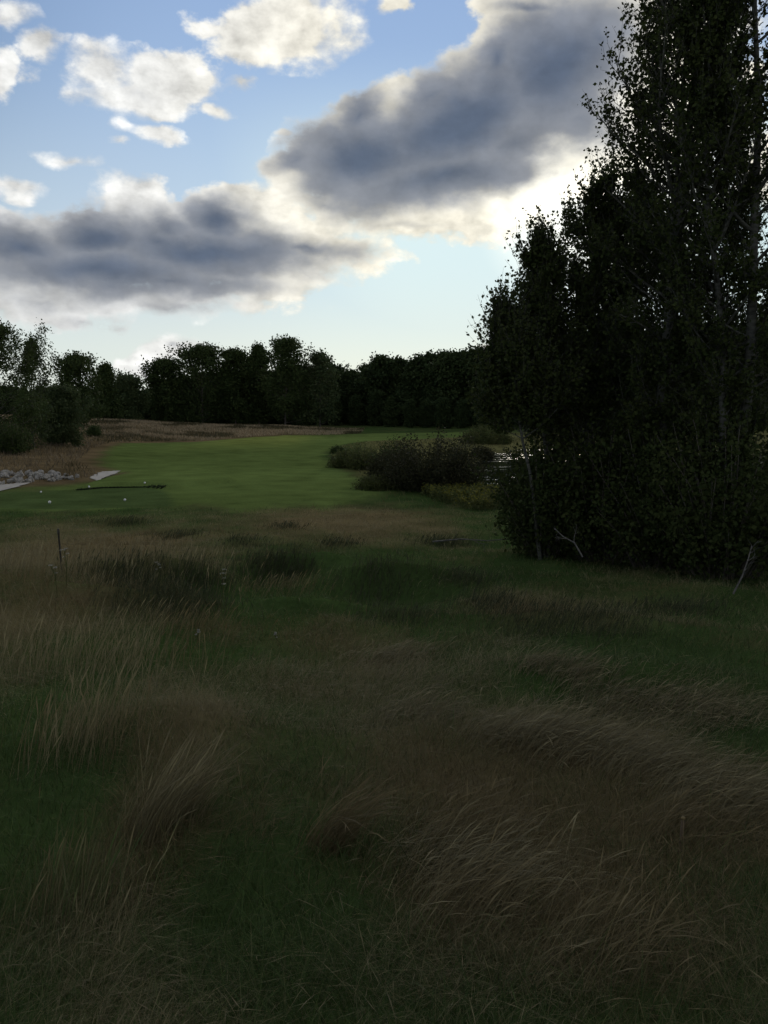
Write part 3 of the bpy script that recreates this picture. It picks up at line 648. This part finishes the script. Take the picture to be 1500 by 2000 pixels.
# --- the aspens close by on the right: px, distance, height, reach, limbs, seed, label
ASP = [
 ('aspen_tree', 1282, 18.5, 15.5, 2.0, 70, 11, 'tallest aspen whose trunk stands in the middle of the dark grove', 'column', 2),
 ('aspen_tree', 1432, 17.0, 14.5, 1.6, 56, 12, 'pale barked aspen at the right edge, white limb showing in its crown', 'column', 2),
 ('aspen_tree', 1590, 19.5, 15.0, 2.2, 50, 13, 'aspen cut by the right edge of the photo', 'column', 1),
 ('aspen_tree', 1150, 20.5, 8.7, 2.5, 56, 14, 'mid height pointed aspen directly left of the tallest one', 'cone', 2),
 ('aspen_tree', 1080, 20.0, 7.4, 1.75, 50, 15, 'slender young aspen with a thin spire at the left of the grove', 'cone', 1),
 ('aspen_tree', 1060, 18.6, 5.4, 1.35, 56, 16, 'lowest aspen at the left end of the grove leaning over the pond', 'flame', 1),
 ('aspen_tree', 1390, 22.5, 11.0, 2.7, 56, 17, 'bushy aspen behind the two tallest trunks', 'round', 1),
 ('aspen_tree', 1210, 22.0, 8.6, 2.7, 56, 18, 'low dense aspen behind the tallest one, filling its base', 'round', 1),
]
for (nm, px, d, H, R, n1, seed, lab, shp, st) in ASP:
    lean = (0, 0)
    if seed == 16: lean = (-.19, .03)
    if seed == 15: lean = (-.06, 0)
    r = make_tree(nm, on(px, d), H, R, n1, 9, 6, 5 if seed < 14 else 6, .082, M['aspen_leaf'], M['bark'], seed, h0={15: .36, 16: .50}.get(seed, .02), ang=1.2, up=.11, r0=.012 * H * .8, shape=shp, wood=2, lean=lean, spread=.05, stems=st, sideup=.22, shoots=True)
    tag(r, lab, 'tree', 'aspens in the grove on the right')
# --- trees left of and beyond the fairway: px, top py, distance, half width px, shape, material, label
FAR = [
 ('broadleaf_tree', -2, 650, 66, 84, 'full', 'tree_leaf', 'large dark tree cut by the left edge of the photo', 21),
 ('broadleaf_tree', 68, 674, 72, 42, 'flame', 'pale_leaf', 'airy pale leaved tree right beside the large one at the left edge', 22),
 ('broadleaf_tree', 122, 768, 78, 42, 'full', 'pale_leaf', 'low bushy grey green tree at the foot of the tan bank', 23),
 ('broadleaf_tree', 155, 706, 120, 45, 'full', 'tree_leaf', 'twin topped tree behind the low bushy grey green one', 24),
 ('spruce_tree', 210, 720, 150, 26, 'cone', 'tree_leaf', 'pointed young tree between the twin topped tree and the rounded ones', 25),
 ('broadleaf_tree', 252, 745, 165, 36, 'full', 'pale_leaf', 'short rounded tree standing in the dip of the treeline', 26),
 ('broadleaf_tree', 328, 713, 175, 34, 'full', 'tree_leaf', 'flat topped tree right of the dip in the treeline', 27),
 ('broadleaf_tree', 398, 688, 178, 48, 'full', 'tree_leaf', 'broad dome crowned tree with a pale trunk showing below it', 28),
 ('broadleaf_tree', 462, 695, 180, 34, 'full', 'tree_leaf', 'round topped tree right of the broad dome crowned one', 29),
 ('spruce_tree', 508, 680, 182, 26, 'flame', 'tree_leaf', 'feathery pointed tree just left of the highest crown', 30),
 ('broadleaf_tree', 558, 674, 176, 44, 'full', 'tree_leaf', 'highest rounded tree of the far treeline', 31),
 ('broadleaf_tree', 626, 700, 178, 32, 'full', 'pale_leaf', 'loose tree with sky showing through, where the treeline meets the wood', 32),
]
for (nm, px, top, d, hw, shp, lm, lab, seed) in FAR:
    g_ = on(px, d); zt = ray(px, top); Ht = zt[2] / zt[1] * d - g_[2]
    lf = max(.15, .0023 * d)
    rr = 1.15 * hw / F * d
    nn = {'cone': 50, 'flame': 50, 'full': 52}[shp]
    airy = lm == 'pale_leaf' and px > 600 or seed == 22
    r = make_tree(nm, g_, Ht, rr, nn, 7, 5, 4 if airy else 13 if d < 80 else 8, lf, M[lm], M['dark_bark'], seed, h0=.015 if px < 300 else .05, ang={'full': 1.25, 'cone': 1.35, 'flame': 1.0}[shp], up=.07, shape=shp, wood=1, spread=lf * 1.2, r0=Ht * .012)
    tag(r, lab, 'tree', 'trees along the far side of the fairway')
# --- the wood beyond, one mass: crowns shoulder to shoulder on the rising ground
rng = np.random.default_rng(77); Vs = []; n0 = 0
LINE = [(-150, 735, 190), (60, 760, 190), (180, 765, 205), (300, 760, 210), (420, 735, 212), (560, 728, 214), (660, 724, 212), (700, 722, 208), (780, 713, 200), (850, 706, 190), (920, 697, 180), (980, 687, 172), (1060, 676, 165), (1200, 660, 158), (1500, 640, 150), (1800, 630, 145)]
lx = np.array([a_[0] for a_ in LINE], float); ly = np.array([a_[1] for a_ in LINE], float); ld = np.array([a_[2] for a_ in LINE], float)
px = -150.0
proto = []
for v in range(5):
    pr_ = make_tree('wood', (0, 0, 0), 14, 4.2, 46, 6, 4, 8, .55, M['forest_leaf'], M['dark_bark'], 200 + v, h0=.0, ang=1.3, up=.07, shape=['full', 'full', 'full', 'full', 'flame'][v], wood=1, spread=.5)
    me = {}
    for ch in pr_.children:
        mm = ch.data; a_ = np.empty(len(mm.vertices) * 3, np.float32); mm.vertices.foreach_get('co', a_)
        q_ = np.empty(len(mm.loops), np.int32); mm.loops.foreach_get('vertex_index', q_)
        me[ch.name.split('.')[0]] = (a_.reshape(-1, 3), q_.reshape(-1, 4))
    for ch in list(pr_.children): bpy.data.objects.remove(ch)
    bpy.data.objects.remove(pr_)
    proto.append(me)
crowns = []; trunks = []
for row in range(3):
    px = -150.0 + row * 9
    while px < 1800:
        d = float(np.interp(px, lx, ld)) + (row * 9 if row < 2 else -14) + rng.normal(0, 2.5); top = float(np.interp(px, lx, ly)) + rng.normal(3, 5.5)
        if row == 2: top = rng.uniform(765, 792)
        g_ = on(px, d); zt = ray(px, top); Ht = zt[2] / zt[1] * d - g_[2]
        me = proto[rng.integers(5)]; s = Ht / 14; w_ = s * rng.uniform(.75, 1.15); an = rng.random() * 6.28
        Rm = np.array([[math.cos(an) * w_, math.sin(an) * w_, 0], [-math.sin(an) * w_, math.cos(an) * w_, 0], [0, 0, s]])
        crowns.append((me['crown'][0] @ Rm + g_, me['crown'][1])); trunks.append((me['trunk'][0] @ Rm + g_, me['trunk'][1]))
        px += rng.uniform(22, 36) * (1.0 if row == 0 else 1.2) * 190 / d
root = empty('forest', (0, 190, 0))
V, q = join(crowns); o = mesh_obj('canopy', V - np.array([0, 190, 0]), q, M['forest_leaf'], root); o['kind'] = 'stuff'
V, q = join(trunks); o = mesh_obj('trunks', V - np.array([0, 190, 0]), q, M['dark_bark'], root, smooth_sh=True); o['kind'] = 'stuff'
tag(root, 'dark unbroken wood rising behind the fairway', 'wood', kind='stuff')

# ------------------------------------------------------------------ shrubs
def make_shrub(name, loc, H, R, num, leaf, lm, seed, dense=1, Ry=None, long=1.0):
    """many stems fanning from the base, leaves along their side shoots"""
    rng = np.random.default_rng(seed); root = empty(name, loc)
    ph = rng.random(num) * 6.283; rad = np.sqrt(rng.random(num)); Ry = Ry or R
    b0 = np.stack([np.cos(ph) * rad * R * .55, np.sin(ph) * rad * Ry * .55, np.zeros(num) - .1], -1)
    k = 5; P = np.zeros((num, k, 3)); P[:, 0] = b0
    hh = 1.12 * H * np.sqrt(np.clip(1 - .82 * rad ** 2, .1, 1)) * (.8 + .3 * rng.random(num))
    c = unit(np.stack([np.cos(ph) * rad * R, np.sin(ph) * rad * Ry, hh * 1.15], -1) + rng.normal(0, .06 * H, (num, 3)))
    for j in range(1, k):
        c = unit(c + np.stack([np.cos(ph) * rad * .10, np.sin(ph) * rad * .10, np.zeros(num)], -1) + rng.normal(0, .07, c.shape)); P[:, j] = P[:, j - 1] + c * (hh / (k - 1))[:, None]
    B2 = grow(P, 9, .12, 1.0, H * .24, .6, .12, k=3, rng=rng)
    V, q = join([tubes(P, .02, .006, 4)]); mesh_obj('stem', V, q, M['dark_bark'], root)
    V, q = join([leaves(B2, 7 * dense, leaf, rng, leaf * .7 * dense, aspect=.45 if long > 1 else .8, droop=.1), leaves(P, 8 * dense ** 2, leaf, rng, leaf * dense, t0=.1)]); mesh_obj('foliage', V, q, lm, root)
    return root
SHR = [  # px, base py, top py, half width px, material, leaf, label
 ('willow_shrub', 852, 962, 858, 94, 'willow_leaf', .13, 'largest rounded willow bush beside the pond', 41),
 ('willow_shrub', 775, 925, 863, 38, 'tree_leaf', .13, 'dark upright bush behind the left shoulder of the largest willow', 42),
 ('willow_shrub', 770, 945, 888, 40, 'willow_leaf', .13, 'lower brownish bush joining the largest willow on its left', 43),
 ('willow_shrub', 672, 914, 877, 30, 'sedge_leaf', .12, 'leftmost pale green bush on the edge of the fairway', 44),
 ('willow_shrub', 712, 918, 870, 28, 'sedge_leaf', .12, 'yellowish bush between the leftmost bush and the dark upright one', 45),
 ('willow_shrub', 659, 886, 871, 10, 'tree_leaf', .12, 'tiny dark bush at the far left of the pond bushes', 46),
 ('willow_shrub', 955, 868, 832, 54, 'sedge_leaf', .18, 'far round bush on the other side of the pond', 47),
 ('willow_shrub', 942, 898, 876, 16, 'willow_leaf', .14, 'small sedge clump at the pond edge under the far round bush', 48),
 ('willow_shrub', 182, 853, 832, 8, 'tree_leaf', .16, 'lone small dark bush on the tan bank', 49),
 ('willow_shrub', 1066, 1092, 900, 44, 'aspen_leaf', .085, 'leafy undergrowth bush at the left foot of the aspens', 50),
 ('willow_shrub', 1105, 1088, 880, 70, 'aspen_leaf', .085, 'dark thicket bush below the slender aspen', 51),
 ('willow_shrub', 1190, 1102, 860, 95, 'aspen_leaf', .085, 'dark thicket bush below the mid height pointed aspen', 52),
 ('willow_shrub', 1310, 1118, 850, 100, 'aspen_leaf', .085, 'dark thicket bush in front of the tallest aspen', 53),
 ('willow_shrub', 1440, 1135, 850, 110, 'aspen_leaf', .085, 'dark thicket bush below the pale barked aspen at the right edge', 55),
 ('willow_shrub', 20, 888, 825, 24, 'tree_leaf', .16, 'dark bush under the large tree at the left edge', 56),
 ('willow_shrub', 100, 868, 805, 24, 'tree_leaf', .16, 'dark bush between the airy tree and the low grey green one', 57),
 ('willow_shrub', 732, 958, 925, 40, 'sedge_leaf', .10, 'low pale weedy bush in front of the pond willows', 54),
]
for (nm, px, bp_, tp, hw, lm, lf, lab, seed) in SHR:
    g_ = at(px, bp_); zt = ray(px, tp); d = g_[1] * 1.02
    H = zt[2] / zt[1] * d - g_[2]; R = hw / F * d
    r = make_shrub(nm, g_ + np.array([0, R * .6, 0]), H * 1.0, R * 1.0, int(np.clip(50 + R * 35, 50, 200)), lf, M[lm], seed, dense=2 if lm in ('aspen_leaf', 'willow_leaf') else 1, long=.9 if lm == 'aspen_leaf' else 1.5)
    tag(r, lab, 'bush', 'bushes round the pond and grove')

# ------------------------------------------------------------------ goldenrod, one drift of yellow weeds
rng = np.random.default_rng(5); num = 900
P0 = gpoly([(822, 966), (900, 958), (998, 968), (1005, 995), (930, 1000), (850, 980)])
lo, hi = P0.min(0), P0.max(0); q = lo + (hi - lo) * rng.random((num * 3, 2)); q = q[poly_dist(q[:, 0], q[:, 1], P0) > 0][:num]; num = len(q)
hgt = .28 + .28 * rng.random(num); st = np.zeros((num, 3, 3)); st[:, :, 0] = q[:, 0:1] + np.cumsum(rng.normal(0, .04, (num, 3)), 1); st[:, :, 1] = q[:, 1:2]
st[:, :, 2] = T(q[:, 0], q[:, 1])[:, None] + np.outer(hgt, [0, .5, 1.0])
root = empty('goldenrod', (float(q[:, 0].mean()), float(q[:, 1].mean()), float(T(q[:, 0].mean(), q[:, 1].mean()))))
off = np.array(root.location)
V, qq = join([leaves(st, 12, .11, rng, .05, aspect=.4), tubes(st, .006, .003, 3)]); o = mesh_obj('foliage', V - off, qq, M['sedge_leaf'], root)
top = st[rng.random(num) < .55][:, 1:]
V, qq = leaves(top, 7, .07, rng, .045, t0=.6); o = mesh_obj('flowers', V - off, qq, M['yellow_flower'], root); o['label'] = 'yellow flower plumes'
tag(root, 'drift of yellow flowered weeds in front of the pond willow', 'wildflowers', kind='stuff')

# ------------------------------------------------------------------ rocks in the bank on the left
def make_rock(seed):
    rng = np.random.default_rng(seed); import bmesh
    bm = bmesh.new(); pts = rng.normal(size=(16, 3)); pts = unit(pts) * (0.75 + .25 * rng.random((16, 1))) * np.array([1, .75, .6])
    for p in pts: bm.verts.new(p)
    r_ = bmesh.ops.convex_hull(bm, input=bm.verts); bmesh.ops.delete(bm, geom=[e for e in r_['geom_interior'] if isinstance(e, bmesh.types.BMVert)], context='VERTS')
    bmesh.ops.bevel(bm, geom=bm.edges[:], offset=.06, segments=1, affect='EDGES')
    me = bpy.data.meshes.new('rock'); bm.to_mesh(me); bm.free(); me.materials.append(M['rock']); return me
RK = [make_rock(300 + i) for i in range(7)]
rng = np.random.default_rng(9)
rocks = []
for i in range(74):
    px = rng.uniform(-30, 152); t_ = rng.random()
    lo_ = np.interp(px, [-30, 60, 150], [953, 943, 937]); hi_ = np.interp(px, [-30, 40, 150], [920, 923, 931])
    py = lo_ + (hi_ - lo_) * t_
    rocks.append((px, py))
for i, (px, py) in enumerate(sorted(rocks, key=lambda r_: r_[1])):
    g_ = at(px, py); sz = rng.uniform(.20, .40) * (.75 if px > 110 else 1)
    o = bpy.data.objects.new('rock', RK[i % 7]); COL.objects.link(o)
    o.location = (g_[0], g_[1], g_[2] + sz * .25); o.scale = (sz, sz, sz * 1.05); o.rotation_euler = (rng.normal(0, .5), rng.normal(0, .5), rng.random() * 6.28)
    tag(o, 'pale angular rock in the heap of boulders above the cart path', 'rock', 'rocks heaped beside the cart path')

# ------------------------------------------------------------------ tee markers, stakes, dead wood, white flowers
def lathe(prof, seg=14):
    prof = np.array(prof); th = np.arange(seg) * 2 * np.pi / seg
    V = np.stack([np.outer(prof[:, 0], np.cos(th)), np.outer(prof[:, 0], np.sin(th)), np.repeat(prof[:, 1:2], seg, 1)], -1).reshape(-1, 3)
    k = len(prof); i = np.arange(k - 1)[:, None] * seg; j = np.arange(seg)[None]; j2 = (j + 1) % seg
    return V, np.stack([i + j, i + j2, i + seg + j2, i + seg + j], -1).reshape(-1, 4)
def tee_marker(px, py, s, lab):
    g_ = at(px, py); r = empty('tee_marker', g_)
    a_ = np.linspace(-np.pi / 2, np.pi / 2, 9)
    V, q = lathe([(max(.002, s * math.cos(t_)), s * 1.15 + s * math.sin(t_)) for t_ in a_]); mesh_obj('ball', V, q, M['white_paint'], r, smooth_sh=True)
    V, q = lathe([(.001, -.08), (.012, -.02), (.014, s * .3)], 8); mesh_obj('spike', V, q, M['steel'], r, smooth_sh=True)
    tag(r, lab, 'tee marker', 'white tee markers on the tee')
tee_marker(244, 979, .055, 'white tee marker on the near right of the tee')
tee_marker(174, 954, .052, 'white tee marker at the dark back edge of the tee, nearer the rocks')
tee_marker(283, 948, .052, 'white tee marker at the right end of the dark tee edge')
tee_marker(97, 984, .06, 'white tee marker nearest the camera, at the front left of the tee')
tee_marker(80, 963, .045, 'small dull white tee marker below the rock heap')

g_ = at(121, 1118); r = empty('marker_stake', g_)
V, q = lathe([(.001, -.3), (.016, -.1), (.018, .1), (.017, .78), (.019, .785), (.019, .80), (.001, .803)], 8); mesh_obj('rod', V, q, M['steel'], r, smooth_sh=True)
V, q = lathe([(.021, .70), (.023, .705), (.023, .765), (.021, .77)], 8); mesh_obj('cap_band', V, q, M['steel'], r, smooth_sh=True)
r.rotation_euler = (0, -.04, 0); tag(r, 'thin dark metal stake standing in brown grass at the left', 'stake')
g_ = at(1328, 1668); r = empty('marker_stake', g_)
hw = .007
def box(x0, x1, y0, y1, z0, z1):
    V = np.array([(x, y, z) for z in (z0, z1) for y in (y0, y1) for x in (x0, x1)], float)
    return V, np.array([(0, 2, 3, 1), (4, 5, 7, 6), (0, 1, 5, 4), (2, 6, 7, 3), (0, 4, 6, 2), (1, 3, 7, 5)])
V, q = box(-hw, hw, -hw * .7, hw * .7, -.2, .17); mesh_obj('post', V, q, M['stake_wood'], r)
V, q = box(-hw * 1.1, hw * 1.1, -hw * .8, hw * .8, .17, .183); mesh_obj('tip', V, q, M['stake_paint'], r)
r.rotation_euler = (0, .05, .3); tag(r, 'short wooden stake almost lost in the matted straw at the right', 'stake')

def dead_branch(pts, depth_pts, r0, lab, seed, twigs=4, name='dead_branch'):
    rng = np.random.default_rng(seed)
    W_ = np.array([ray(a_, b_) / ray(a_, b_)[1] * d for (a_, b_), d in zip(pts, depth_pts)])
    base = W_[0].copy(); root = empty(name, base)
    P = (W_ - base)[None]
    tw = grow(P, twigs, .3, 1.0, np.linalg.norm(W_[-1] - W_[0]) * .4, .8, .02, k=4, rng=rng)
    tw2 = grow(tw, 3, .3, 1.0, np.linalg.norm(W_[-1] - W_[0]) * .18, .8, .0, k=3, rng=rng)
    V, q = join([tubes(P, r0, r0 * .4, 7)]); mesh_obj('limb', V, q, M['dead_wood'], root, smooth_sh=True)
    for i in range(len(tw)):
        V, q = join([tubes(tw[i:i + 1], r0 * .45, r0 * .15, 5), tubes(tw2[i * 3:i * 3 + 3], r0 * .2, r0 * .08, 4)]); mesh_obj('twig', V, q, M['dead_wood'], root, smooth_sh=True)
    tag(root, lab, 'branch', 'dead branches at the foot of the aspens')
dead_branch([(1138, 1088), (1122, 1060), (1100, 1048), (1083, 1032)], [15.6, 15.8, 16.0, 16.2], .018, 'forked grey dead branch poking out below the middle of the grove', 61, 5)
dead_branch([(1432, 1160), (1450, 1125), (1462, 1090), (1468, 1066)], [13.0, 13.1, 13.2, 13.3], .016, 'thin grey dead branch leaning at the lower right of the grove', 62, 4)
dead_branch([(845, 1058), (900, 1053), (950, 1056), (1010, 1052)], [20.5, 20.5, 20.4, 20.3], .022, 'pale fallen pole lying flat in the grass left of the grove', 63, 2)

def umbel(px, py, h, seed, lab):
    rng = np.random.default_rng(seed); g_ = at(px, py); r = empty('wildflower', g_)
    P = np.zeros((1, 4, 3)); P[0, :, 2] = np.linspace(0, h, 4); P[0, :, 0] = np.cumsum(rng.normal(0, .02, 4))
    br = grow(P, 4, .45, .95, h * .35, .5, .2, k=3, rng=rng)
    V, q = join([tubes(P, .006, .004, 4), tubes(br, .004, .003, 4)]); mesh_obj('stem', V, q, M['sedge_leaf'], r)
    tips = np.concatenate([P[:, -1], br[:, -1]]); parts = []
    for t_ in tips:
        n__ = 26; a_ = rng.random(n__) * 6.28; rr = (.026 if h > .3 else .010) * np.sqrt(rng.random(n__))
        c_ = t_ + np.stack([np.cos(a_) * rr, np.sin(a_) * rr, .01 - rr * .2], -1)
        V, q = leaves(np.stack([c_, c_ + .002], 1), 1, .012, rng, .002); mesh_obj('flower', V, q, M['petal'], r)
    tag(r, lab, 'wildflower', 'white wildflowers in the rough')
umbel(128, 1150, .55, 1, 'white flat topped wildflower at the foot of the metal stake')
umbel(112, 1168, .45, 2, 'white wildflower left of and below the metal stake')
umbel(312, 1155, .5, 3, 'white wildflower on the rim of the dark hollow')
umbel(436, 1190, .5, 4, 'white wildflower right of the dark hollow')
umbel(395, 1260, .16, 5, 'tiny white wildflower in the open straw below the hollow')
umbel(538, 1262, .14, 6, 'tiny white wildflower in the middle of the straw')
